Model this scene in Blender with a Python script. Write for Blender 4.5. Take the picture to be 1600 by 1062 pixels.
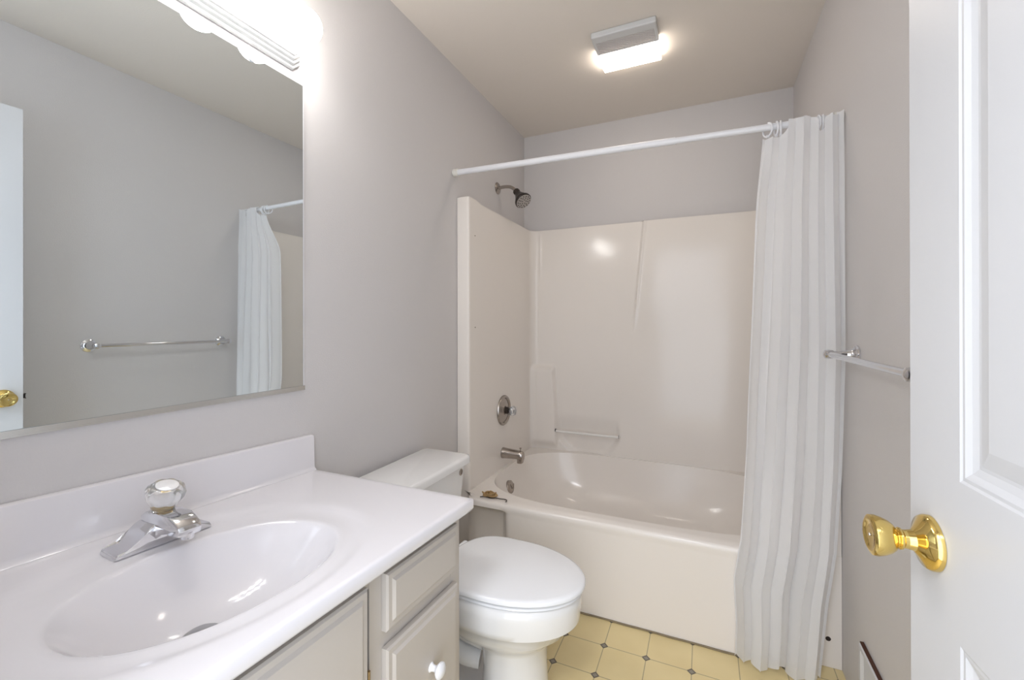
import bpy, bmesh, math, random
from mathutils import Vector, Matrix
random.seed(4)
PI = math.pi
for o in list(bpy.data.objects): bpy.data.objects.remove(o)
S = bpy.context.scene; C = S.collection

# ------------------------------------------------ camera
F_PX, SHIFT_PX = 678.28, 25.4
cd = bpy.data.cameras.new('camera'); cam = bpy.data.objects.new('camera', cd); C.objects.link(cam)
cd.sensor_width = 36; cd.sensor_fit = 'HORIZONTAL'; cd.lens = 36*F_PX/1600; cd.shift_y = -SHIFT_PX/1600; cd.clip_start = .02
yaw, pit, rol = .41796, .00105, -.00184
Fv = Vector((-math.sin(yaw)*math.cos(pit), math.cos(yaw)*math.cos(pit), math.sin(pit)))
Rv = Vector((math.cos(yaw), math.sin(yaw), 0)); Uv = Rv.cross(Fv)
Rr = math.cos(rol)*Rv+math.sin(rol)*Uv; Ur = math.cos(rol)*Uv-math.sin(rol)*Rv
m = Matrix((Rr, Ur, -Fv)).transposed().to_4x4(); m.translation = Vector((1.0969, 0, 1.1854)); cam.matrix_world = m
S.camera = cam
S.view_settings.view_transform = 'Standard'; S.view_settings.look = 'None'
S.view_settings.exposure = 1.62; S.view_settings.gamma = 1; S.view_settings.use_curve_mapping = False
# ------------------------------------------------ world and fill lights added in the hall
w = bpy.data.worlds.new('world'); S.world = w; w.use_nodes = True
w.node_tree.nodes['Background'].inputs[0].default_value = (.72, .82, 1, 1); w.node_tree.nodes['Background'].inputs[1].default_value = .6
def area(name, loc, rot, sx, sy, e, col):
    l = bpy.data.lights.new(name, 'AREA'); l.shape = 'RECTANGLE'; l.size = sx; l.size_y = sy; l.energy = e; l.color = col
    o = bpy.data.objects.new(name, l); C.objects.link(o); o.location = loc; o.rotation_euler = rot; return o
area('doorway_fill', (1.02, -.16, 1.05), (PI/2, 0, 0), .78, 1.95, 4.6, (.74, .85, 1))  # cool fill panel added across the doorway behind the camera
area('hall_ceiling_fill', (.9, -.65, 2.40), (0, 0, 0), .4, .4, 8, (.95, .96, 1))  # unseen overhead fill, added to lift the room's brightness
BULB_E, LENS_E = 9.5, 4.2

# ------------------------------------------------ materials
def mat(name, col, rough=.5, metal=0, bump=None, spec=.5, coat=0, var=None, **kw):
    M = bpy.data.materials.new(name); M.use_nodes = True; nt = M.node_tree; b = nt.nodes['Principled BSDF']
    b.inputs['Base Color'].default_value = (*col, 1); b.inputs['Roughness'].default_value = rough; b.inputs['Metallic'].default_value = metal
    b.inputs['Specular IOR Level'].default_value = spec; b.inputs['Coat Weight'].default_value = coat
    for k, v in kw.items(): b.inputs[k].default_value = v
    tc = nt.nodes.new('ShaderNodeTexCoord')
    if var:
        n = nt.nodes.new('ShaderNodeTexNoise'); n.inputs['Scale'].default_value = var[0]; nt.links.new(tc.outputs['Object'], n.inputs['Vector'])
        r = nt.nodes.new('ShaderNodeMix'); r.data_type = 'RGBA'; r.inputs[6].default_value = (*col, 1); r.inputs[7].default_value = (*[c*var[1] for c in col], 1)
        nt.links.new(n.outputs[0], r.inputs[0]); nt.links.new(r.outputs[2], b.inputs['Base Color'])
    if bump:
        n = nt.nodes.new('ShaderNodeTexNoise'); n.inputs['Scale'].default_value = bump[0]; n.inputs['Detail'].default_value = 3
        nt.links.new(tc.outputs['Object'], n.inputs['Vector'])
        bb = nt.nodes.new('ShaderNodeBump'); bb.inputs['Strength'].default_value = bump[1]; bb.inputs['Distance'].default_value = .002
        nt.links.new(n.outputs[0], bb.inputs['Height']); nt.links.new(bb.outputs[0], b.inputs['Normal'])
    return M
def emis(name, col, e):
    M = bpy.data.materials.new(name); M.use_nodes = True; b = M.node_tree.nodes['Principled BSDF']
    b.inputs['Base Color'].default_value = (*col, 1); b.inputs['Emission Color'].default_value = (*col, 1); b.inputs['Emission Strength'].default_value = e
    return M
wallM = mat('greige wall paint', (.66, .632, .622), .55, bump=(260, .25), spec=.3)
ceilM = mat('ceiling paint', (.78, .715, .645), .7, bump=(200, .2), spec=.2)
doorM = mat('white door paint', (.66, .66, .672), .38, bump=(60, .04))
cabM = mat('cream cabinet paint', (.52, .475, .43), .42, bump=(120, .05))
marble = mat('cultured marble', (.77, .748, .772), .12, coat=.3)
fiber = mat('fibreglass', (.87, .81, .75), .13, coat=.0, spec=.36, var=(2.5, .97))
porc = mat('porcelain', (.84, .83, .82), .1, coat=.4)
seatM = mat('seat plastic', (.86, .86, .87), .2)
chrome = mat('chrome', (.72, .72, .74), .07, 1)
nickel = mat('brushed nickel', (.42, .38, .345), .25, 1)
bronze = mat('dark bronze', (.05, .04, .035), .3, .6)
brass = mat('polished brass', (.78, .58, .20), .09, 1)
whiteP = mat('white plastic', (.84, .84, .86), .35)
fixM = mat('white fixture enamel', (.62, .62, .615), .3)
darkM = mat('dark gap', (.03, .02, .015), .8)
mirrorM = mat('mirror silver', (.85, .92, .96), .0, 1)
alu = mat('aluminium channel', (.75, .76, .76), .25, 1)
caulk = mat('stained caulk', (.33, .26, .16), .8, var=(30, .5))
rust = mat('tan dried twine', (.50, .32, .14), .8, var=(60, .6))
bulbM = emis('lit frosted bulb', (1, .98, .95), BULB_E)
lensM = emis('lit lens', (1, .90, .80), LENS_E)
acr = mat('clear acrylic', (.97, .97, .97), .03, 0, **{'Transmission Weight': .85, 'IOR': 1.49})
amber = mat('amber core', (.55, .38, .12), .3, .3)
hingeM = mat('aged brass hinge', (.35, .25, .13), .4, .8)
bezel = mat('nozzle face', (.45, .42, .40), .35, .6)
dot = mat('dark rubber nozzle', (.06, .055, .05), .6)
# curtain
cur = bpy.data.materials.new('sheer white curtain'); cur.use_nodes = True; nt = cur.node_tree; nt.nodes.clear()
out = nt.nodes.new('ShaderNodeOutputMaterial'); df = nt.nodes.new('ShaderNodeBsdfPrincipled'); tl = nt.nodes.new('ShaderNodeBsdfTranslucent'); tr = nt.nodes.new('ShaderNodeBsdfTransparent')
df.inputs['Base Color'].default_value = (.96, .96, .97, 1); df.inputs['Roughness'].default_value = .5; tl.inputs[0].default_value = (.96, .96, .97, 1)
m1 = nt.nodes.new('ShaderNodeMixShader'); m1.inputs[0].default_value = .42; m2 = nt.nodes.new('ShaderNodeMixShader'); m2.inputs[0].default_value = .10
nt.links.new(df.outputs[0], m1.inputs[1]); nt.links.new(tl.outputs[0], m1.inputs[2]); nt.links.new(m1.outputs[0], m2.inputs[1]); nt.links.new(tr.outputs[0], m2.inputs[2]); nt.links.new(m2.outputs[0], out.inputs[0])
# vinyl floor: square tiles with clipped corners and small diamonds
fl = bpy.data.materials.new('vinyl floor'); fl.use_nodes = True; nt = fl.node_tree; B = nt.nodes['Principled BSDF']; B.inputs['Roughness'].default_value = .35
def nd(op, a, b=None, c=None):
    n = nt.nodes.new('ShaderNodeMath'); n.operation = op
    for i, v in enumerate((a, b, c)):
        if v is None: continue
        if isinstance(v, (int, float)): n.inputs[i].default_value = v
        else: nt.links.new(v, n.inputs[i])
    return n.outputs[0]
tc = nt.nodes.new('ShaderNodeTexCoord'); sp = nt.nodes.new('ShaderNodeSeparateXYZ'); nt.links.new(tc.outputs['Object'], sp.inputs[0])
def cell(s, o, p):
    u = nd('DIVIDE', nd('SUBTRACT', s, o), p); return nd('ABSOLUTE', nd('SUBTRACT', u, nd('ROUND', u)))
cu, cv = cell(sp.outputs[0], .606, .1490), cell(sp.outputs[1], 1.455, .1465)
s_ = nd('ADD', cu, cv)
line = nd('LESS_THAN', nd('MINIMUM', cu, cv), .010)
dia = nd('LESS_THAN', s_, .105); diain = nd('LESS_THAN', s_, .062)
ring = nd('LESS_THAN', nd('ABSOLUTE', nd('SUBTRACT', s_, .125)), .010)
nz = nt.nodes.new('ShaderNodeTexNoise'); nz.inputs['Scale'].default_value = 7; nt.links.new(tc.outputs['Object'], nz.inputs['Vector'])
def mx(f, a, b):
    n = nt.nodes.new('ShaderNodeMix'); n.data_type = 'RGBA'
    for i, v in ((0, f), (6, a), (7, b)):
        if isinstance(v, tuple): n.inputs[i].default_value = (*v, 1)
        elif isinstance(v, float): n.inputs[i].default_value = v
        else: nt.links.new(v, n.inputs[i])
    return n.outputs[2]
base = mx(nz.outputs[0], (.84, .70, .39), (.72, .57, .28))
c1 = mx(nd('MULTIPLY', line, .75), base, (.30, .25, .16))
c2 = mx(dia, c1, (.13, .105, .08)); c3 = mx(diain, c2, (.27, .24, .19))
nt.links.new(c3, B.inputs['Base Color'])

# ------------------------------------------------ helpers
def thing(name, label, cat, loc=(0, 0, 0), group=None, kind=None):
    o = bpy.data.objects.new(name, None); C.objects.link(o); o.location = loc; o.empty_display_size = .05
    tag(o, label, cat, group, kind); return o
def tag(o, label=None, cat=None, group=None, kind=None):
    if label: o['label'] = label
    if cat: o['category'] = cat
    if group: o['group'] = group
    if kind: o['kind'] = kind
    return o
def root_loc(p):
    v = Vector((0, 0, 0))
    while p: v += p.location; p = p.parent
    return v
def obj(name, bm, M, parent=None, smooth=True, shear=False, origin=None, angle=35):
    if shear: bmesh.ops.transform(bm, matrix=SH, verts=bm.verts)
    bmesh.ops.recalc_face_normals(bm, faces=bm.faces)
    base = root_loc(parent) if parent else Vector((0, 0, 0))
    if origin: org = Vector(origin)
    else:
        org = sum((v.co for v in bm.verts), Vector())/len(bm.verts)
    for v in bm.verts: v.co -= org
    me = bpy.data.meshes.new(name); bm.to_mesh(me); bm.free()
    for mm in (M if isinstance(M, list) else [M]): me.materials.append(mm)
    if smooth:
        me.shade_smooth()
        try: me.set_sharp_from_angle(angle=math.radians(angle))
        except Exception: pass
    o = bpy.data.objects.new(name, me); C.objects.link(o)
    if parent: o.parent = parent
    o.location = org-base
    return o
def struct(name, bm, M, smooth=False):
    o = obj(name, bm, M, None, smooth, origin=(0, 0, 0)); o['kind'] = 'structure'; return o
def box(bm, x0, x1, y0, y1, z0, z1, bev=0, seg=2):
    r = bmesh.ops.create_cube(bm, size=1); vs = r['verts']
    for v in vs: v.co = Vector(((x0+x1)/2+v.co.x*(x1-x0), (y0+y1)/2+v.co.y*(y1-y0), (z0+z1)/2+v.co.z*(z1-z0)))
    if bev:
        es = list({e for v in vs for e in v.link_edges})
        bmesh.ops.bevel(bm, geom=es, offset=bev, segments=seg, affect='EDGES', profile=.5)
    return bm
def NB(): return bmesh.new()
def B1(*a, **k): return box(NB(), *a, **k)
def frame_of(d):
    d = Vector(d).normalized(); a = Vector((0, 0, 1)) if abs(d.z) < .9 else Vector((1, 0, 0))
    u = d.cross(a).normalized(); return u, d.cross(u).normalized(), d
def lathe(bm, base, axis, prof, n=40, sx=1, lob=None):
    u, v, d = frame_of(axis); rings = []; base = Vector(base)
    for r, h in prof:
        ring = []
        for i in range(n):
            t = 2*PI*i/n; rr = r*(1+(lob(t) if lob and r > 0 else 0))
            ring.append(bm.verts.new(base+d*h+u*rr*math.cos(t)+v*rr*math.sin(t)))
        rings.append(ring)
    for a, b in zip(rings, rings[1:]):
        for i in range(n): bm.faces.new((a[i], a[(i+1) % n], b[(i+1) % n], b[i]))
    if prof[0][0] > 1e-6: bm.faces.new(rings[0])
    if prof[-1][0] > 1e-6: bm.faces.new(rings[-1])
    bmesh.ops.remove_doubles(bm, verts=[v for r in (rings[0], rings[-1]) for v in r], dist=1e-6)
    return bm
def smoothpath(pts, n=8):
    pts = [Vector(p) for p in pts]; out = []
    for i in range(len(pts)-1):
        p0, p1, p2, p3 = pts[max(i-1, 0)], pts[i], pts[i+1], pts[min(i+2, len(pts)-1)]
        for k in range(n):
            t = k/n; out.append(.5*((2*p1)+(p2-p0)*t+(2*p0-5*p1+4*p2-p3)*t*t+(3*p1-p0-3*p2+p3)*t**3))
    out.append(pts[-1]); return out
def tube(bm, pts, r, n=14, closed=False):
    pts = [Vector(p) for p in pts]; N = len(pts); rad = r if isinstance(r, (list, tuple)) else [r]*N
    rings = []; u = None
    for i, p in enumerate(pts):
        a = pts[(i-1) % N] if (closed or i > 0) else p; b = pts[(i+1) % N] if (closed or i < N-1) else p
        d = (b-a).normalized()
        if u is None: u = frame_of(d)[0]
        u = (u-d*u.dot(d)).normalized(); v = d.cross(u)
        rings.append([bm.verts.new(p+rad[i]*(u*math.cos(2*PI*k/n)+v*math.sin(2*PI*k/n))) for k in range(n)])
    rng = range(N if closed else N-1)
    for i in rng:
        a, b = rings[i], rings[(i+1) % N]
        for k in range(n): bm.faces.new((a[k], a[(k+1) % n], b[(k+1) % n], b[k]))
    if not closed: bm.faces.new(rings[0]); bm.faces.new(rings[-1])
    return bm
def loft(bm, sections, cap=True):
    rs = [[bm.verts.new(p) for p in s] for s in sections]; n = len(rs[0])
    for a, b in zip(rs, rs[1:]):
        for i in range(n): bm.faces.new((a[i], a[(i+1) % n], b[(i+1) % n], b[i]))
    if cap: bm.faces.new(rs[0]); bm.faces.new(rs[-1])
    return bm
def ss(a, b, x):
    t = max(0, min(1, (x-a)/(b-a))) if a != b else float(x > a); return t*t*(3-2*t)
def prism(bm, poly, ax, a, b, bev=0):
    """poly: 2-D outline; ax 'x','y','z': extrusion axis"""
    def P(p, h): return {'x': (h, p[0], p[1]), 'y': (p[0], h, p[1]), 'z': (p[0], p[1], h)}[ax]
    A = [bm.verts.new(P(p, a)) for p in poly]; Bv = [bm.verts.new(P(p, b)) for p in poly]; n = len(poly)
    fs = [bm.faces.new(A), bm.faces.new(Bv)]+[bm.faces.new((A[i], A[(i+1) % n], Bv[(i+1) % n], Bv[i])) for i in range(n)]
    if bev:
        es = [e for e in fs[0].edges]+[e for e in fs[1].edges]
        bmesh.ops.bevel(bm, geom=es, offset=bev, segments=2, affect='EDGES', profile=.5)
    return bm

W, D, H = 1.524, 2.6736, 2.4246
# ------------------------------------------------ the room
struct('floor', B1(-.12, W+.12, -1.4, D+.12, -.1, 0), fl)
struct('ceiling', B1(-.12, W+.12, -1.4, D+.12, H, H+.1), ceilM)
struct('wall_left', B1(-.12, 0, -1.4, D+.12, 0, H), wallM)
struct('wall_right', B1(W, W+.12, -1.4, D+.12, 0, H), wallM)
struct('wall_back', B1(0, W, D, D+.12, 0, H), wallM)
bm = NB(); box(bm, 0, .60, -.12, 0, 0, H); box(bm, .60, W, -.12, 0, 2.07, H); box(bm, 1.445, W, -.12, 0, 0, 2.07)
struct('wall_front', bm, wallM)
struct('wall_hall', B1(0, W, -1.52, -1.4, 0, H), wallM)
bm = NB()
box(bm, .60, .625, -.13, .0, 0, 2.07); box(bm, 1.42, 1.445, -.13, .0, 0, 2.07); box(bm, .60, 1.445, -.13, 0, 2.045, 2.07)
struct('trim_1', bm, doorM)
struct('baseboard_right', B1(W-.012, W, .02, 1.17, 0, .085, bev=.003), doorM)
struct('baseboard_left', B1(0, .012, .965, 1.74, 0, .085, bev=.003), doorM)

# ------------------------------------------------ polar bowl sunk into a rectangular top
def sunk_top(bm, cx, cy, a, b, n, rect, zf, rs, N=160, outer=10):
    x0, x1, y0, y1 = rect
    angs = [2*PI*i/N for i in range(N)]+[math.atan2(yy-cy, xx-cx) % (2*PI) for xx in (x0, x1) for yy in (y0, y1)]
    angs = sorted(set(round(t, 6) for t in angs)); rings = []
    ctr = bm.verts.new((cx, cy, zf(0, cx, cy)))
    def sup(t):
        c, s = math.cos(t), math.sin(t); k = (abs(c/a)**n+abs(s/b)**n)**(-1/n); return c*k, s*k
    def edge(t):
        c, s = math.cos(t), math.sin(t); k = 1e9
        if c > 1e-9: k = min(k, (x1-cx)/c)
        if c < -1e-9: k = min(k, (x0-cx)/c)
        if s > 1e-9: k = min(k, (y1-cy)/s)
        if s < -1e-9: k = min(k, (y0-cy)/s)
        return c*k, s*k
    for r in rs:
        ring = []
        for t in angs:
            p = sup(t); ring.append(bm.verts.new((cx+p[0]*r, cy+p[1]*r, zf(r, cx+p[0]*r, cy+p[1]*r))))
        rings.append(ring)
    rl = rs[-1]
    for k in range(1, outer+1):
        f = k/outer; ring = []
        for t in angs:
            p, q = sup(t), edge(t); x = cx+p[0]*rl*(1-f)+q[0]*f; y = cy+p[1]*rl*(1-f)+q[1]*f
            ring.append(bm.verts.new((x, y, zf(rl+f, x, y))))
        rings.append(ring)
    n_ = len(angs)
    for i in range(n_): bm.faces.new((ctr, rings[0][i], rings[0][(i+1) % n_]))
    for A, Bq in zip(rings, rings[1:]):
        for i in range(n_): bm.faces.new((A[i], A[(i+1) % n_], Bq[(i+1) % n_], Bq[i]))
    return rings[-1]
def skirt(bm, ring, steps):
    n = len(ring); cur_ = ring
    for fn in steps:
        nx = [bm.verts.new(fn(v.co.copy())) for v in ring]
        for i in range(n): bm.faces.new((cur_[i], cur_[(i+1) % n], nx[(i+1) % n], nx[i]))
        cur_ = nx
    bm.faces.new(cur_)

# ------------------------------------------------ vanity (it stands slightly out of level, lower at the toilet end)
KS, YE, ZC = .044, .955, .7495
SH = Matrix.Identity(4); SH[2][1] = -KS; SH[2][3] = KS*YE
def shz(y, z): return z+KS*(YE-y)
top = thing('sink_countertop', 'white cultured marble vanity top with moulded oval sink and backsplash', 'countertop', (.3, .478, ZC-.03+KS*.477))
scx, scy, sa, sb = .333, .478, .146, .204
def zsink(r, x, y):
    ra = math.sqrt(((x-scx)/(.285 if x < scx else .222))**2+((y-scy)/.315)**2)
    dish = -.006*(1-ss(.80, .93, ra))*ss(.0, .03, .563-x)
    if r >= 1.05: return ZC+dish
    d = .110*(max(0, 1-(r/1.05)**3.0))**1.25
    return ZC+dish-d
bm = NB(); rs = [.06, .12, .2, .3, .4, .5, .58, .66, .72, .78, .83, .87, .91, .94, .97, 1.0, 1.02, 1.04, 1.06, 1.1, 1.16]
rg = sunk_top(bm, scx, scy, sa, sb, 2.15, (.001, .560, .002, .952), zsink, rs, outer=16)
def off(v, o, dz):
    x, y = v.x, v.y
    return (x+(o if x > .559 else 0), y+(o if y > .951 else 0), v.z+dz)
skirt(bm, rg, [lambda v: off(v, .003, -.001), lambda v: off(v, .005, -.005), lambda v: off(v, .005, -.024), lambda v: off(v, .002, -.030), lambda v: off(v, .0, -.031)])
# bowl underside is closed by the skirt's base face; drop it so the bowl can pass
bm.faces.ensure_lookup_table(); big = max(bm.faces, key=lambda f: len(f.verts)); bm.faces.remove(big)
obj('basin_top', bm, marble, top, shear=True, angle=50)
bm = NB()
poly = [(.001, ZC-.02), (.030, ZC-.02), (.030, ZC+.001), (.0245, ZC+.005), (.0215, ZC+.012), (.020, ZC+.097), (.0185, ZC+.1015), (.015, ZC+.103), (.001, ZC+.103)]
prism(bm, poly, 'y', .004, YE-.001); obj('backsplash', bm, marble, top, shear=True)
zd = ZC-.1135
bm = NB(); lathe(bm, (.318, .46, zd-.001), (0, 0, 1), [(.031, 0), (.031, .003), (.027, .006), (.022, .004), (.020, .010), (.012, .013), (0, .014)])
obj('drain_stopper', bm, mat('satin drain', (.45, .45, .46), .3, .9), top, shear=True)

# faucet
fa = thing('sink_faucet', 'chrome faucet with clear acrylic knob on the white vanity top', 'faucet', (.12, .495, shz(.495, ZC)))
fy, fz = .497, ZC-.006
bm = NB()
pr_ = [(-.082, 0), (-.082, .006), (-.079, .011), (-.056, .013), (-.048, .018), (-.038, .030), (-.028, .040), (-.018, .045),
       (.018, .045), (.028, .040), (.038, .030), (.048, .018), (.056, .013), (.079, .011), (.082, .006), (.082, 0)]
prism(bm, [(fy+a, fz+b) for a, b in pr_], 'x', .092, .148, bev=.004); obj('base_body', bm, chrome, fa, shear=True, angle=40)
bm = NB()
sp_ = [(.095, .030), (.095, .052), (.108, .060), (.150, .064), (.185, .063), (.200, .060), (.216, .050), (.220, .042), (.218, .030), (.202, .029), (.198, .036), (.182, .037), (.166, .033), (.148, .022), (.138, .008), (.12, .006)]
prism(bm, [(a, fz+b) for a, b in sp_], 'y', fy-.021, fy+.021, bev=.005); sp_o = obj('spout', bm, chrome, fa, shear=True, angle=40)
bm = NB(); lathe(bm, (.209, fy, fz+.022), (0, 0, 1), [(.010, 0), (.011, .002), (.011, .012)], 24); obj('aerator', bm, chrome, sp_o, shear=True)
ax = Vector((.34, 0, 1)).normalized(); kb = Vector((.128, fy, shz(fy, fz+.060)))
bm = NB(); lathe(bm, kb-ax*.012, ax, [(.021, 0), (.020, .012), (.014, .017), (.012, .022)], 32); obj('handle_stem', bm, chrome, fa)
bm = NB()
lob = lambda t: .035*math.cos(8*t)
lathe(bm, kb, ax, [(.014, .003), (.019, .006), (.021, .016), (.026, .024), (.031, .034), (.032, .044), (.029, .050), (.024, .054), (.019, .054), (0, .053)], 72, lob=lob)
kn = obj('acrylic_knob', bm, acr, fa, angle=60)
bm = NB(); lathe(bm, kb, ax, [(.012, .004), (.013, .014), (.009, .020), (0, .021)], 24); obj('knob_core', bm, amber, kn)
bm = NB(); lathe(bm, kb, ax, [(.0185, .0535), (.0185, .0555), (.014, .0572), (0, .058)], 32); obj('knob_cap', bm, mat('frosted cap', (.86, .84, .84), .12, coat=.4), kn)
bm = NB(); lathe(bm, (.098, fy, shz(fy, fz+.04)), (0, 0, 1), [(.0028, 0), (.0028, .042), (.004, .045), (.007, .050), (.007, .053), (0, .054)], 20); obj('lift_rod', bm, chrome, fa)

# cabinet
cab = thing('vanity_cabinet', 'cream painted vanity cabinet with drawers under the white sink top', 'cabinet', (.27, .47, 0))
def wedge(bm, x0, x1, y0, y1, z0, z1, shear_top=True, shear_bot=False, bev=0):
    r = bmesh.ops.create_cube(bm, size=1)['verts']
    for v in r:
        up = v.co.z > 0; y = (y0+y1)/2+v.co.y*(y1-y0)
        z = (z1 if up else z0)
        if (up and shear_top) or (not up and shear_bot): z = shz(y, z)
        v.co = Vector(((x0+x1)/2+v.co.x*(x1-x0), y, z))
    if bev: bmesh.ops.bevel(bm, geom=list({e for v in r for e in v.link_edges}), offset=bev, segments=2, affect='EDGES')
    return bm
bm = NB(); zt = ZC-.031
wedge(bm, .001, .5118, .927, .945, 0, zt); wedge(bm, .001, .5118, .005, .023, 0, zt); wedge(bm, .002, .51, .023, .927, .09, .105, False)
wedge(bm, .455, .47, .023, .927, 0, .09, False)
for (a, b) in ((.005, .035), (.625, .665), (.905, .945)): wedge(bm, .512, .53, a, b, .05, zt)
wedge(bm, .5125, .5292, .006, .944, zt-.035, zt-.0004, True, True); wedge(bm, .5125, .5292, .006, .944, .09, .13, False)
wedge(bm, .5125, .5292, .63, .93, .545, .59, True, True); wedge(bm, .5125, .5292, .63, .93, .25, .29, True, True)
obj('carcass', bm, cabM, cab, smooth=False)
def slab(y0, y1, z0, z1, shb=True):
    """raised front with a stepped, bevelled border"""
    secs = []
    for x, i in ((.5305, 0), (.541, 0), (.5445, .004), (.5445, .014), (.549, .020)):
        pts = []
        for (y, z, s) in ((y0+i, z0+i, shb), (y1-i, z0+i, shb), (y1-i, z1-i, True), (y0+i, z1-i, True)):
            pts.append((x, y, shz(y, z) if s else z))
        secs.append(pts)
    return loft(NB(), secs)
def knob(y, z, parent, M=None):
    bm = NB(); lathe(bm, (.549, y, z), (1, 0, 0), [(.010, 0), (.007, .004), (.006, .012), (.012, .017), (.0165, .022), (.0165, .026), (.012, .030), (0, .032)], 32)
    return obj('knob', bm, M or whiteP, parent)
d1 = obj('drawer', slab(.658, .917, .586, .697), cabM, cab, smooth=False)
d2 = obj('drawer', slab(.658, .917, .275, .553), cabM, cab, smooth=False); knob(.795, .437, d2)
d3 = obj('drawer', slab(.658, .917, .12, .262, False), cabM, cab, smooth=False); knob(.787, .19, d3)
for a, b in ((.335, .608), (.04, .318)):
    dd_ = obj('door', slab(a, b, .12, .697, False), cabM, cab, smooth=False)
    knob(a+.03 if a > .3 else b-.03, .60, dd_)
    for z in (.18, .535):
        bm = NB(); lathe(bm, (.5405, b+.004 if a > .3 else a-.004, z), (0, 0, 1), [(.003, 0), (.003, .024)], 12)
        obj('hinge', bm, hingeM, dd_)

# ------------------------------------------------ mirror
mi = thing('wall_mirror', 'large frameless mirror above the white vanity', 'mirror', (.004, .47, .978))
bm = B1(.0015, .0065, .012, .927, 1.003, 1.895, bev=.0008, seg=1); obj('glass', bm, mirrorM, mi, smooth=False)
bm = NB(); box(bm, .0008, .0105, .010, .930, .992, .9955); box(bm, .0008, .0014, .010, .930, .9955, 1.003); box(bm, .0075, .0098, .010, .930, .9955, 1.0045)
obj('bottom_channel', bm, alu, mi, smooth=False)
bm = B1(.0008, .006, .9275, .930, .996, 1.896); obj('edge_bead', bm, whiteP, mi, smooth=False)
for y in (.15, .768):
    bm = NB(); lathe(bm, (.0065, y, 1.893), (1, 0, 0), [(.014, 0), (.014, .003), (.011, .005), (.005, .0055), (.004, .007), (0, .008)], 28); obj('mirror_clip', bm, whiteP, mi)

# ------------------------------------------------ vanity light
vl = thing('vanity_light', 'white vanity light bar with round lit bulbs above the mirror', 'light fixture', (0, .615, 1.985))
def oct_(y0, y1, z0, z1, c): return [(y0+c, z0), (y1-c, z0), (y1, z0+c), (y1, z1-c), (y1-c, z1), (y0+c, z1), (y0, z1-c), (y0, z0+c)]
bm = NB(); secs = []; Y0, Y1, Z0, Z1 = .315, .915, 1.925, 2.045
for x, i in ((.001, 0), (.008, 0), (.011, .002), (.012, .006), (.018, .008), (.021, .010), (.022, .014), (.028, .016), (.031, .018), (.032, .022), (.038, .024), (.041, .028)):
    secs.append([(x, y, z) for y, z in oct_(Y0+i, Y1-i, Z0+i, Z1-i, .022-i*.2)])
loft(bm, secs); obj('backplate', bm, fixM, vl, smooth=True, angle=25)
for y in (.847, .697, .547, .397):
    bm = NB(); lathe(bm, (.041, y, 1.995), (1, 0, 0), [(.027, 0), (.027, .004), (.024, .006), (.0235, .018), (.021, .022), (.014, .023)], 36); obj('socket', bm, fixM, vl)
    bm = NB(); Rb = .0465; 
    prof = [(.013, .016), (.015, .022)]+[(Rb*math.sin(a), .0635-Rb*math.cos(a)) for a in [PI*(.13+.87*k/16) for k in range(17)]]
    prof[-1] = (0, .0635+Rb)
    lathe(bm, (.041, y, 1.995), (1, 0, 0), prof, 40); obj('bulb', bm, bulbM, vl)

# ------------------------------------------------ ceiling fan light
fn = thing('ceiling_fan_light', 'square white exhaust fan with lit lens on the ceiling', 'exhaust fan', (.787, 1.965, H))
fx0, fx1, fy0, fy1 = .655, .920, 1.825, 2.105
bm = NB(); box(bm, fx0, fx1, fy0, fy0+.045, H-.026, H-.0005, bev=.005)
box(bm, fx0, fx0+.012, fy0+.03, fy0+.132, H-.024, H-.0005, bev=.002); box(bm, fx1-.012, fx1, fy0+.03, fy0+.132, H-.024, H-.0005, bev=.002)
box(bm, fx0+.004, fx1-.004, fy0+.1, fy1, H-.008, H-.0005, bev=.003); box(bm, fx0+.004, fx1-.004, fy0+.125, fy0+.131, H-.026, H-.006)
fo = obj('housing', bm, fixM, fn, smooth=False)
bm = NB()
for k in range(10):
    y = fy0+.047+k*.0083; box(bm, fx0+.011, fx1-.011, y, y+.0042, H-.024, H-.014)
box(bm, fx0+.01, fx1-.01, fy0+.04, fy0+.128, H-.013, H-.010)
obj('grille', bm, mat('grille plastic', (.66, .62, .60), .5), fn, smooth=False)
bm = NB(); prism(bm, [(fy0+.133, H-.009), (fy0+.133, H-.030), (fy0+.20, H-.036), (fy1-.008, H-.028), (fy1-.002, H-.020), (fy1-.002, H-.009)], 'x', fx0+.003, fx1-.003, bev=.003)
obj('light_lens', bm, lensM, fn, smooth=False)

# ------------------------------------------------ bathtub with moulded surround
tub = thing('bathtub', 'cream one-piece fibreglass tub and shower surround at the back wall', 'bathtub', (W/2, 2.2, 0))
ZR, YF = .387, 1.755
tcx, tcy, ta, tb = .762, 2.222, .655, .393
def ztub(r, x, y):
    if r >= 1.03: return ZR-.004*ss(.0, .02, YF+.02-y)
    return ZR-.003-.30*(max(0, 1-(r/1.03)**6))**.9
bm = NB(); rs = [.15, .3, .45, .55, .62, .68, .74, .79, .83, .87, .90, .93, .955, .975, .99, 1.0, 1.01, 1.02, 1.03, 1.045]
rg = sunk_top(bm, tcx, tcy, ta, tb, 3.6, (.001, W-.001, YF, D-.001), ztub, rs, N=520, outer=6)
def rec(x): return .028*(1-ss(.262, .300, x)*(1-ss(1.195, 1.235, x)))
def endr(x): return .058*(1-ss(.068, .10, x)*(1-ss(1.425, 1.456, x)))
for v in bm.verts: v.co.y = max(v.co.y, YF+endr(v.co.x)+.00001*0) if v.co.y < YF+.06 else v.co.y
def tk(o, z, s):
    def f(v):
        y = v.y
        if y < YF+endr(v.x)+.0005: y = YF+max(o+s*rec(v.x), o*(1-endr(v.x)/.058)+endr(v.x))
        return (v.x, y, z)
    return f
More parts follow.
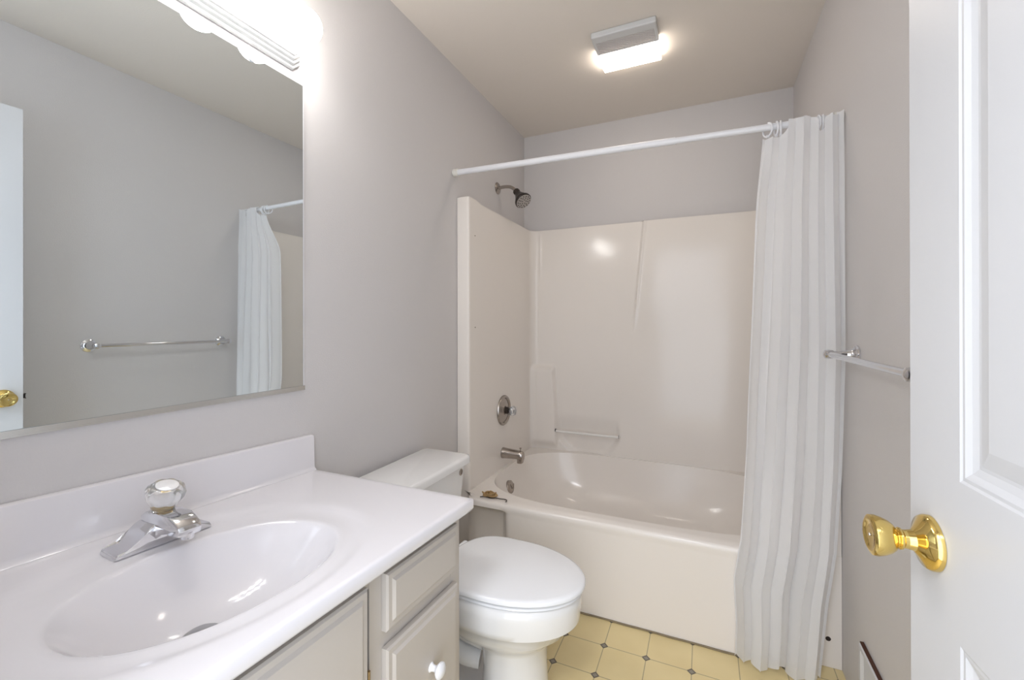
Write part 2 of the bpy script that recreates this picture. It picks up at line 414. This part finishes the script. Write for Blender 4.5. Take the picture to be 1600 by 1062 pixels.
skirt(bm, rg, [tk(-.006, ZR-.006, 0), tk(-.010, ZR-.015, 0), tk(-.011, ZR-.028, 0), tk(-.009, ZR-.038, .5), tk(-.009, ZR-.048, 1), tk(-.009, .22, 1), tk(-.010, .10, 1), tk(-.011, .03, 1), tk(-.011, .001, 1)])
obj('tub', bm, fiber, tub, angle=60)
# surround: a U-shaped shell with front flanges
XI, YB, YFl, ZS = .066, 2.642, 1.815, 1.788
path = []
def arc(cx, cy, r, a0, a1, n): return [(cx+r*math.cos(a0+(a1-a0)*k/n), cy+r*math.sin(a0+(a1-a0)*k/n)) for k in range(n+1)]
left = [(.0015, YFl), (.02, YFl-.001), (.045, YFl-.001)]+arc(XI-.010, YFl+.009, .010, -PI/2, 0, 5)
left += [(XI, YFl+.02+(YB-.06-YFl-.02)*k/14) for k in range(15)]+arc(XI+.05, YB-.05, .05, PI, PI/2, 8)[1:]
mid = [(XI+.05+(W-2*XI-.10)*k/232, YB) for k in range(1, 232)]
path = left+mid+[(W-x, y) for x, y in reversed(left)]
zs = [.002+.38*k/8 for k in range(8)]+[.382+(ZS-.382)*k/118 for k in range(119)]
def relief(x, z):
    d = 0
    xe = .222+.020*ss(.92, .50, z)
    d += .030*(1-ss(xe-.014, xe+.006, x))*(1-ss(.895, .925, z))*ss(.39, .45, z)
    # soap ledge hollow under the bar
    u, q = (x-.432)/.200, (z-.515)/.150
    if z < .515: rr = math.sqrt(u*u+q*q)
    else: rr = abs(u)
    d -= .024*(1-ss(.86, 1.02, rr))*(1-ss(.505, .62, z))
    xc = .712+(z-1.2)*.097
    f = ss(1.08, 1.35, z)
    d += f*(.012*ss(xc-.008, xc+.008, x)*(1-ss(xc+.02, xc+.60, x))+.004*math.exp(-((x-xc-.008)/.008)**2))
    d += .004*math.exp(-((x-.125)/.006)**2)*ss(1.45, 1.55, z)*(1-ss(1.74, 1.77, z))
    return d
bm = NB(); cols = []
for (x, y) in path:
    col = []
    x_ = x
    for z in zs:
        x = x_+(.097*max(0, z-.95)-.0243)*math.exp(-((x_-.712)/.12)**2) if y > YB-.0005 else x_
        zz = z+(.010 if (z == zs[-1] and y < 1.90) else 0)
        col.append(bm.verts.new((x, y-(relief(x, z) if y > YB-.0005 else (relief(x, z)*ss(YB-.05, YB, y) if (x < W/2 and y > YB-.05) else 0)), zz)))
    cols.append(col)
for a, b in zip(cols, cols[1:]):
    for k in range(len(zs)-1): bm.faces.new((a[k], b[k], b[k+1], a[k+1]))
# top ledge back to the wall
tops = []
for i, (x, y) in enumerate(path):
    v = cols[i][-1].co; tx = max(.0012, min(W-.0012, x)); ty = y
    if y > YB-.055 or True:
        tx = .0012 if x < .12 and y < YB-.001 else (W-.0012 if x > W-.12 and y < YB-.001 else x)
        ty = D-.0012 if y > YB-.02 else y
    tops.append(bm.verts.new((tx, ty, v.z)))
for i in range(len(path)-1):
    try: bm.faces.new((cols[i][-1], cols[i+1][-1], tops[i+1], tops[i]))
    except Exception: pass
obj('surround', bm, fiber, tub, angle=45)
bm = NB(); tube(bm, smoothpath([(.236, YB-.002, .512), (.24, YB-.022, .512), (.26, YB-.028, .512), (.43, YB-.028, .512), (.605, YB-.028, .512), (.622, YB-.022, .512), (.626, YB-.002, .512)], 6), .0075)
obj('soap_ledge_bar', bm, mat('clear bar', (.85, .82, .78), .08, coat=.5), tub)
bm = NB(); lathe(bm, (.232, YB-.024, .516), (1, 0, 0), [(.010, 0), (.010, .004)], 16); obj('bar_socket', bm, bronze, tub); bm = NB(); lathe(bm, (.626, YB-.024, .512), (1, 0, 0), [(.008, 0), (.008, .003)], 16)
obj('bar_socket', bm, bronze, tub)
bm = NB(); lathe(bm, (.112, 2.165, .292), (1, 0, .16), [(.037, 0), (.037, .014), (.030, .020), (.012, .023), (0, .023)], 36)
ov = obj('overflow_plate', bm, nickel, tub)
bm = NB(); lathe(bm, (.134, 2.165, .292), (1, 0, 0), [(.005, 0), (.005, .008), (0, .01)], 12); box(bm, .139, .145, 2.161, 2.169, .290, .318, bev=.001); obj('trip_lever', bm, nickel, ov)
bm = NB(); lathe(bm, (.36, 2.2, .0865), (0, 0, 1), [(.034, 0), (.034, .003), (.02, .004), (0, .002)], 32); obj('tub_drain', bm, nickel, tub)
for x, z in ((1.484, .098),):
    bm = NB(); lathe(bm, (x, YFl-.001, z), (0, -1, 0), [(.0, -.001), (.009, .0), (.007, .002), (0, .0025)], 20); obj('screw_hole', bm, darkM, tub)
for (y, z) in ((1.875, 1.62), (1.875, 1.17)):
    bm = NB(); lathe(bm, (XI-.0005, y, z), (1, 0, 0), [(.0035, 0), (.003, .002), (0, .0025)], 14); obj('screw_head', bm, mat('screw', (.25, .2, .15), .5, .5), tub)
bm = NB(); pts = [(x, YF-.013+rec(x), .003) for x in [.14+k*.02 for k in range(66)]]
pts = [(x, y+.0012*math.sin(x*37), z) for x, y, z in pts]; tube(bm, pts, .0038, 6); obj('caulk_line', bm, caulk, tub)

# shower fittings
va = thing('shower_valve', 'round nickel shower valve plate with clear knob on the left surround wall', 'shower valve', (XI, 2.2, .705))
bm = NB(); lathe(bm, (XI+.0005, 2.2, .705), (1, 0, 0), [(.084, 0), (.084, .004), (.080, .010), (.070, .012), (.065, .005), (.058, .007), (.030, .016), (.022, .013), (.022, .016), (0, .016)], 64); obj('escutcheon', bm, nickel, va)
bm = NB(); lathe(bm, (XI+.016, 2.2, .705), (1, 0, 0), [(.020, 0), (.019, .014), (.013, .018), (.013, .030)], 32); obj('valve_stem', bm, bronze, va)
bm = NB(); lathe(bm, (XI+.040, 2.2, .705), (1, 0, 0), [(.014, 0), (.024, .006), (.026, .020), (.022, .030), (.012, .034), (0, .033)], 60, lob=lambda t: .07*math.cos(6*t)); obj('valve_knob', bm, acr, va)
so = thing('tub_spout', 'nickel tub spout with diverter pin below the shower valve', 'faucet', (XI, 2.19, .465))
bm = NB(); secs = []
for x, ry, rz, dz in ((.0005, .029, .030, 0), (.006, .029, .030, 0), (.012, .027, .029, 0), (.06, .025, .026, 0), (.09, .024, .025, -.001), (.105, .024, .027, -.004), (.118, .023, .029, -.007), (.124, .019, .025, -.008)):
    secs.append([(XI+x, 2.19+ry*math.cos(t), .470+dz+rz*math.sin(t)) for t in [2*PI*k/32 for k in range(32)]])
loft(bm, secs); box(bm, XI+.092, XI+.121, 2.19-.018, 2.19+.018, .425, .455, bev=.006); obj('spout_body', bm, nickel, so)
bm = NB(); lathe(bm, (XI+.108, 2.19, .488), (0, 0, 1), [(.003, 0), (.003, .014), (.006, .016), (.006, .021), (0, .022)], 16); obj('diverter_pin', bm, nickel, so)
sh = thing('shower_head', 'dark bronze shower head on a nickel arm above the surround', 'shower head', (0, 2.265, 1.978))
sy = 2.265
bm = NB(); lathe(bm, (.0005, sy, 1.972), (1, 0, 0), [(.034, 0), (.034, .003), (.028, .008), (.014, .011), (.012, .014)], 40); obj('flange', bm, nickel, sh)
bm = NB(); tube(bm, smoothpath([(.006, sy, 1.972), (.04, sy, 1.975), (.08, sy, 1.970), (.108, sy, 1.952), (.122, sy, 1.934)], 6), .0095, 18); obj('shower_arm', bm, nickel, sh)
hd = Vector((.60, -.28, -.75)).normalized(); hb = Vector((.116, sy, 1.944))
bm = NB(); lathe(bm, hb, hd, [(.013, 0), (.019, .004), (.020, .016), (.016, .024), (.021, .036), (.030, .056), (.039, .074), (.047, .086), (.048, .096), (.044, .100)], 48); ho = obj('head_body', bm, bronze, sh)
bm = NB(); lathe(bm, hb, hd, [(.044, .099), (.043, .103), (.036, .104), (0, .1045)], 40); fo_ = obj('spray_face', bm, bezel, ho)
bm = NB(); u, v_, _ = frame_of(hd)
for R_, n in ((.013, 5), (.025, 9), (.036, 14)):
    for k in range(n):
        t = 2*PI*k/n; lathe(bm, hb+hd*.1035+(u*math.cos(t)+v_*math.sin(t))*R_, hd, [(.004, 0), (.003, .002), (0, .0022)], 8)
no = obj('spray_nozzles', bm, dot, ho)

# rod, curtain, rings
zl, zr_, yr = 1.908, 1.880, 1.783
def rodz(x): return zl+(zr_-zl)*x/W
rod = thing('shower_rod', 'white tension rod holding up the shower curtain', 'curtain rod', (0, yr, zl))
bm = NB(); tube(bm, [(.012, yr, rodz(.012)), (.994, yr, rodz(.994))], .0135, 24); obj('outer_tube', bm, whiteP, rod)
bm = NB(); tube(bm, [(.99, yr, rodz(.99)), (W-.012, yr, rodz(W-.012))], .0118, 24); obj('inner_tube', bm, whiteP, rod)
for a, b in ((.001, .028), (W-.028, W-.001)):
    bm = NB(); tube(bm, [(a, yr, rodz(a)), (a+.003, yr, rodz(a)), (b-.003, yr, rodz(b)), (b, yr, rodz(b))], [.0165, .0175, .0175, .0165], 24); obj('rubber_end', bm, mat('rubber end', (.80, .78, .72), .6), rod)
def lerp(tab, t):
    for (a, u0), (b, u1) in zip(tab, tab[1:]):
        if t <= b: f = (t-a)/(b-a); return u0+(u1-u0)*f
    return tab[-1][1]
xl = [(0, 1.190), (.12, 1.195), (.28, 1.188), (.42, 1.210), (.75, 1.236), (1.2, 1.256), (1.58, 1.270), (1.9, 1.288)]
xr = [(0, 1.440), (.12, 1.452), (.27, 1.466), (.44, 1.490), (.68, 1.503), (.9, 1.510), (1.07, 1.5165), (1.9, 1.5175)]
yc_ = [(0, 1.690), (.35, 1.700), (.5, 1.712), (1.0, 1.738), (1.6, 1.758), (1.9, 1.752)]
def curtain(us, vs):
    bm = NB(); g = []
    nf = 5.5
    for i in range(us+1):
        u_ = i/us; col = []
        for k in range(vs+1):
            t = k/vs
            zt_ = rodz(1.4)+.009-.055*(1-ss(.24, .36, u_))-.055*math.exp(-((u_-.735)/.06)**2)-.012*math.exp(-((u_-.90)/.03)**2)-.003*abs(math.sin(PI*u_*9)); zb = .014+.045*math.exp(-((u_-.52)/.07)**2)+.012*math.sin(u_*9)
            zb = max(zb, .006)
            z = zb+(zt_-zb)*t
            amp = .010+.011*(1-t)+.004*ss(0,1,1-t)
            ph = 2*PI*nf*(u_+.03*math.sin(5*u_+1.2)*(1-.3*t))+.5*math.sin(z*2.1+u_*4)
            wv = math.sin(ph)
            x = lerp(xl, z)+(lerp(xr, z)-lerp(xl, z))*(u_+.035*math.sin(2*ph)*(1-abs(2*u_-1)**8)*.6)
            y = lerp(yc_, z)+amp*wv*(.72+.28*math.sin(u_*13+.7))+.006*math.sin(z*5+u_*20)*(1-t)
            y += (.012*math.sin(u_*6.28*2+1)*(1-t))
            y += ss(.45, .9, z)*(1-ss(1.62, 1.84, z))*(.075*(1-u_)**3-.012*u_)
            ymax = 1.735 if z < .42 else 1.735+ss(.42, .8, z)*.15
            if x > 1.42: ymax = min(ymax, 1.80)
            if z > 1.84: ymax = min(ymax, 1.7655)
            col.append(bm.verts.new((x, min(y, ymax), z)))
        g.append(col)
    for a, b in zip(g, g[1:]):
        for k in range(vs): bm.faces.new((a[k], b[k], b[k+1], a[k+1]))
    return bm
bm = curtain(260, 130); co = obj('shower_curtain', bm, cur, None, angle=180)
tag(co, 'sheer white shower curtain bunched at the right end of the rod', 'shower curtain')
ringxs = [(1.303, .5), (1.329, .12), (1.343, -.1), (1.385, .1), (1.420, .0), (1.452, .15), (1.466, -.1), (1.489, .05), (1.503, .1)]
names_ = ['leftmost white plastic curtain ring, tilted at the free curtain edge', 'second white curtain ring from the free edge, left one of the first close pair',
          'third white curtain ring from the free edge, right one of the first close pair', 'fourth white curtain ring from the free edge, half hidden by a fold',
          'middle white curtain ring, alone between the two close pairs', 'sixth white curtain ring from the free edge, left one of the second close pair',
          'seventh white curtain ring from the free edge, right one of the second close pair', 'eighth white curtain ring, next to last before the right wall', 'last white curtain ring, nearest the right wall']
proto = None
for (x, tilt), lb in zip(ringxs, names_):
    if proto is None:
        bm = NB(); pts = []
        for k in range(30):
            t = PI*.5+2*PI*(k+.5)/30*.97
            pts.append((0, .0215*math.cos(t), -.009+.0235*math.sin(t)))
        tube(bm, pts, .0030, 10)
        lathe(bm, (-.004, 0, -.0325), (1, 0, 0), [(.0055, 0), (.0055, .008)], 14)
        o = obj('curtain_ring', bm, whiteP, None, origin=(0, 0, 0)); proto = o
    else: o = proto.copy(); C.objects.link(o)
    o.location = (x, yr, rodz(x)); o.rotation_euler = (0, 0, tilt*1.2)
    tag(o, lb, 'curtain ring', 'white rings along the curtain rod')

# twine and wire on the rim
ZR0 = ZR; ZR = ZR+.002
tw = thing('twine_scrap', 'crumpled tan scrap with a dark wire hook on the left tub rim', 'scrap', (.19, 1.785, ZR))
bm = NB(); pts = []
for k in range(46):
    t = k*.62; r = .012+.017*random.random(); pts.append((.185+r*1.25*math.cos(t), 1.795+r*math.sin(t), ZR+.006+.020*random.random()*math.exp(-((k-22)/16)**2)))
tube(bm, smoothpath(pts, 3), .0032, 6)
tube(bm, smoothpath([(.155, 1.79, ZR+.004), (.180, 1.783, ZR+.007), (.21, 1.785, ZR+.006), (.222, 1.80, ZR+.010)], 4), .005, 7); obj('crumpled_twine', bm, rust, tw)
bm = NB(); tube(bm, smoothpath([(.150, 1.765, ZR+.003), (.170, 1.775, ZR+.005), (.20, 1.772, ZR+.004), (.228, 1.780, ZR+.004), (.245, 1.775, ZR+.006), (.268, 1.782, ZR+.004), (.280, 1.776, ZR+.004), (.283, 1.762, ZR+.003)], 5), .0022, 8); obj('wire_hook', bm, bronze, tw)

# ------------------------------------------------ toilet
to = thing('toilet', 'white two-piece toilet with closed lid between vanity and tub', 'toilet', (.4, 1.255, 0))
ty = 1.257
def egg(cx, ax_, bx, ay, z, n=56, back=2.7, cy=ty):
    pts = []
    for k in range(n):
        t = 2*PI*k/n; c, s = math.cos(t), math.sin(t)
        e = 2 if c >= 0 else 2/back*1.0
        if c >= 0: x = cx+ax_*c; y = cy+ay*s
        else: x = cx-bx*abs(c)**(2/back); y = cy+ay*math.copysign(abs(s)**(2/back if False else 1), s)
        pts.append((x, y, z))
    return pts
bm = NB()
loft(bm, [egg(.545, .115, .11, .115, .0005), egg(.545, .115, .105, .112, .02), egg(.545, .107, .097, .104, .05), egg(.545, .103, .093, .100, .14), egg(.545, .106, .10, .102, .205), egg(.53, .135, .15, .112, .225),
          egg(.515, .172, .195, .135, .245), egg(.515, .20, .215, .148, .265), egg(.515, .220, .222, .158, .296), egg(.515, .238, .23, .170, .304), egg(.515, .240, .235, .172, .32), egg(.515, .243, .235, .174, .36), egg(.515, .240, .235, .172, .378), egg(.515, .232, .23, .165, .386)])
box(bm, .06, .36, ty-.11, ty+.11, .29, .384, bev=.02, seg=3)
tube(bm, smoothpath([(.46, ty, .20), (.38, ty, .21), (.32, ty, .235), (.26, ty, .225), (.225, ty, .17), (.225, ty, .10), (.235, ty, .02)], 6), .062, 22)
tube(bm, smoothpath([(.44, ty-.03, .12), (.38, ty-.045, .13), (.335, ty-.045, .16), (.33, ty-.04, .22)], 5), .03, 14)
prism(bm, [(p[0], p[1]) for p in egg(.45, .185, .30, .112, 0)], 'z', .0008, .030, bev=.008)
obj('bowl', bm, porc, to, angle=50)
def slab_egg(z0, z1, s, name, M, x0=.02):
    bm = NB(); a, b, c = .256*s, .205*s, .174*s
    loft(bm, [egg(.515, a-.006, b-.006, c-.006, z0, back=4), egg(.515, a, b, c, z0+.003, back=4), egg(.515, a, b, c, z1-.008, back=4), egg(.515, a-.004, b-.003, c-.004, z1-.003, back=4), egg(.515, a-.014, b-.012, c-.014, z1, back=4)])
    return obj(name, bm, M, to, angle=50)
slab_egg(.3875, .3985, .972, 'seat', seatM); slab_egg(.402, .419, 1.0, 'lid', seatM)
for dy in (-.075, .075):
    bm = NB(); lathe(bm, (.315, ty+dy-.02, .402), (0, 1, 0), [(.011, 0), (.013, .004), (.013, .036), (.011, .04)], 20); obj('hinge', bm, seatM, to)
def rrect(x0, x1, y0, y1, r, z, n=6):
    p = []
    for cx, cy, a in ((x1-r, y1-r, 0), (x0+r, y1-r, PI/2), (x0+r, y0+r, PI), (x1-r, y0+r, 3*PI/2)):
        p += [(cx+r*math.cos(a+PI/2*k/n), cy+r*math.sin(a+PI/2*k/n), z) for k in range(n+1)]
    return p
bm = NB(); loft(bm, [rrect(.035, .205, 1.05, 1.475, .03, .386), rrect(.03, .215, 1.04, 1.49, .03, .41), rrect(.025, .232, 1.03, 1.508, .03, .638)]); tk_ = obj('tank', bm, porc, to, angle=50)
bm = NB(); loft(bm, [rrect(.022, .243, 1.023, 1.517, .03, .636), rrect(.018, .248, 1.019, 1.522, .03, .640), rrect(.018, .248, 1.019, 1.522, .03, .660), rrect(.021, .245, 1.022, 1.519, .028, .666), rrect(.030, .236, 1.031, 1.510, .025, .669)]); obj('tank_lid', bm, porc, to, angle=50)
bm = NB(); lathe(bm, (.2285, 1.460, .612), (1, 0, 0), [(.013, 0), (.013, .003), (.008, .005), (.007, .002), (0, .002)], 24)
obj('lever_hole_ring', bm, nickel, to)

# ------------------------------------------------ towel bar
tb_ = thing('towel_bar', 'chrome towel bar on the right wall behind the door', 'towel bar', (W, 1.335, 1.093))
xb, zb_ = 1.450, 1.090
for y in (1.638, 1.040):
    bm = NB(); lathe(bm, (W-.0005, y, zb_), (-1, 0, 0), [(.029, 0), (.029, .004), (.024, .007), (.024, .010), (.018, .014), (.015, .018), (.0125, .03), (.010, .050), (.010, .060), (.013, .064), (.0145, .074), (.013, .084), (.006, .088), (0, .089)], 40)
    obj('post', bm, chrome, tb_)
bm = NB(); tube(bm, [(xb, 1.05, zb_), (xb, 1.63, zb_)], .0085, 20); obj('bar', bm, chrome, tb_)

# ------------------------------------------------ wall register
ap = thing('access_panel', 'white framed access panel low on the right wall beside the tub', 'access panel', (W, 1.39, .12))
bm = NB()
yv0, yv1, zv0, zv1 = 1.195, 1.592, .03, .243
outer = [(yv0, zv0), (yv1, zv0), (yv1, zv1), (yv0, zv1)]
def fr(x, i): return [(x, yv0+i, zv0+i), (x, yv1-i, zv0+i), (x, yv1-i, zv1-i), (x, yv0+i, zv1-i)]
loft(bm, [fr(W-.001, 0), fr(W-.010, 0), fr(W-.013, .003), fr(W-.013, .014), fr(W-.006, .022), fr(W-.006, .026)], cap=False)
obj('panel_frame', bm, doorM, ap, smooth=False)
bm = NB(); box(bm, W-.007, W-.002, yv0+.024, yv1-.024, zv0+.024, zv1-.024); obj('panel', bm, doorM, ap, smooth=False)
bm = NB(); box(bm, W-.0105, W-.0005, yv0+.004, yv1-.001, zv1+.0003, zv1+.0042, bev=.001); obj('top_gap_line', bm, mat('brown gap line', (.07, .025, .012), .8), ap, smooth=False)  # dark strip painted in for the shaded gap along the panel top

# ------------------------------------------------ door
dt = Vector((-.0575, .99835, 0)).normalized(); dn = Vector((-dt.y, dt.x, 0)); lat = Vector((1.358, .777, 0)); DW = .760
def dp(s, n, z): return lat-dt*s+dn*n+Vector((0, 0, z))   # s from the latch edge, n out of the face towards the vanity
door = thing('door_1', 'white six-panel door standing open against the right wall', 'door', tuple(dp(DW, -.0175, 0.01)), kind='structure')
def dbox(bm, s0, s1, n0, n1, z0, z1, bev=0):
    vs = []
    r = bmesh.ops.create_cube(bm, size=1)['verts']
    for v in r: v.co = dp((s0+s1)/2+v.co.x*(s1-s0), (n0+n1)/2+v.co.y*(n1-n0), (z0+z1)/2+v.co.z*(z1-z0))
    if bev: bmesh.ops.bevel(bm, geom=list({e for v in r for e in v.link_edges}), offset=bev, segments=2, affect='EDGES')
bm = NB(); T = .035
panels = []
for s0, s1 in ((.112, .345), (.415, .648)):
    for z0, z1 in ((.225, .815), (1.003, 1.625), (1.725, 1.915)): panels.append((s0, s1, z0, z1))
S_ = [0, .112, .345, .415, .648, DW]; Zs_ = [.008, .225, .815, 1.003, 1.625, 1.725, 1.915, 2.030]
for side in (0, -T):
    sg = 1 if side == 0 else -1
    g = [[bm.verts.new(dp(s, side, z)) for z in Zs_] for s in S_]
    for i in range(5):
        for k in range(7):
            if i in (1, 3) and k in (1, 3, 5):
                ring = [g[i][k], g[i+1][k], g[i+1][k+1], g[i][k+1]]
                s0, s1, z0, z1 = S_[i], S_[i+1], Zs_[k], Zs_[k+1]
                for ins, dep in ((.003, .0015), (.007, .0014), (.014, .0045), (.022, .0065), (.026, .0065), (.044, .0025), (.046, .0021)):
                    nr = [bm.verts.new(dp(a, side-sg*dep, b)) for a, b in ((s0+ins, z0+ins), (s1-ins, z0+ins), (s1-ins, z1-ins), (s0+ins, z1-ins))]
                    for q in range(4): bm.faces.new((ring[q], ring[(q+1) % 4], nr[(q+1) % 4], nr[q]))
                    ring = nr
                bm.faces.new(ring)
            else: bm.faces.new((g[i][k], g[i+1][k], g[i+1][k+1], g[i][k+1]))
    if side == 0: G0 = g
    else: G1 = g
def strip(a, b):
    for q in range(len(a)-1): bm.faces.new((a[q], a[q+1], b[q+1], b[q]))
strip(G0[0], G1[0]); strip(G0[-1], G1[-1]); strip([c[0] for c in G0], [c[0] for c in G1]); strip([c[-1] for c in G0], [c[-1] for c in G1])
obj('door_leaf', bm, doorM, door, smooth=False)
zk = .906
kprof = [(.0335, 0), (.0335, .005), (.031, .009), (.020, .014), (.013, .019), (.0115, .026), (.0115, .030), (.0135, .032), (.0135, .034), (.0115, .036), (.0125, .0365), (.0172, .040), (.0210, .045), (.0240, .052), (.0257, .059), (.0250, .0635), (.021, .0655), (.0175, .065), (.016, .064), (.008, .064), (0, .064)]
for sg, n0 in ((1, .0005), (-1, -T-.0005)):
    bm = NB(); lathe(bm, dp(.054, n0, zk), dn*sg, kprof[:6], 56); r_ = obj('rosette', bm, brass, door)
    bm = NB(); lathe(bm, dp(.054, n0, zk), dn*sg, kprof[5:], 56); k_ = obj('door_knob', bm, brass, door)
    if sg == 1:
        bm = NB(); u, v_, _ = frame_of(dn); pin = dp(.054, n0+.0645, zk)
        lathe(bm, pin, dn, [(.0022, 0), (.0018, .0008), (0, .0008)], 12); obj('lock_pin', bm, chrome, k_)
bm = NB(); dbox(bm, -.0012, .0, -T*.82, -T*.18, zk-.028, zk+.028); obj('latch_plate', bm, brass, door, smooth=False)
bm = NB(); dbox(bm, -.009, -.0012, -T*.66, -T*.34, zk-.008, zk+.008, bev=.002); obj('latch_bolt', bm, bronze, door, smooth=False)
for z in (.25, 1.05, 1.80):
    bm = NB(); lathe(bm, dp(DW+.004, -T-.004, z-.045), (0, 0, 1), [(.006, 0), (.006, .09)], 14); obj('hinge', bm, brass, door)
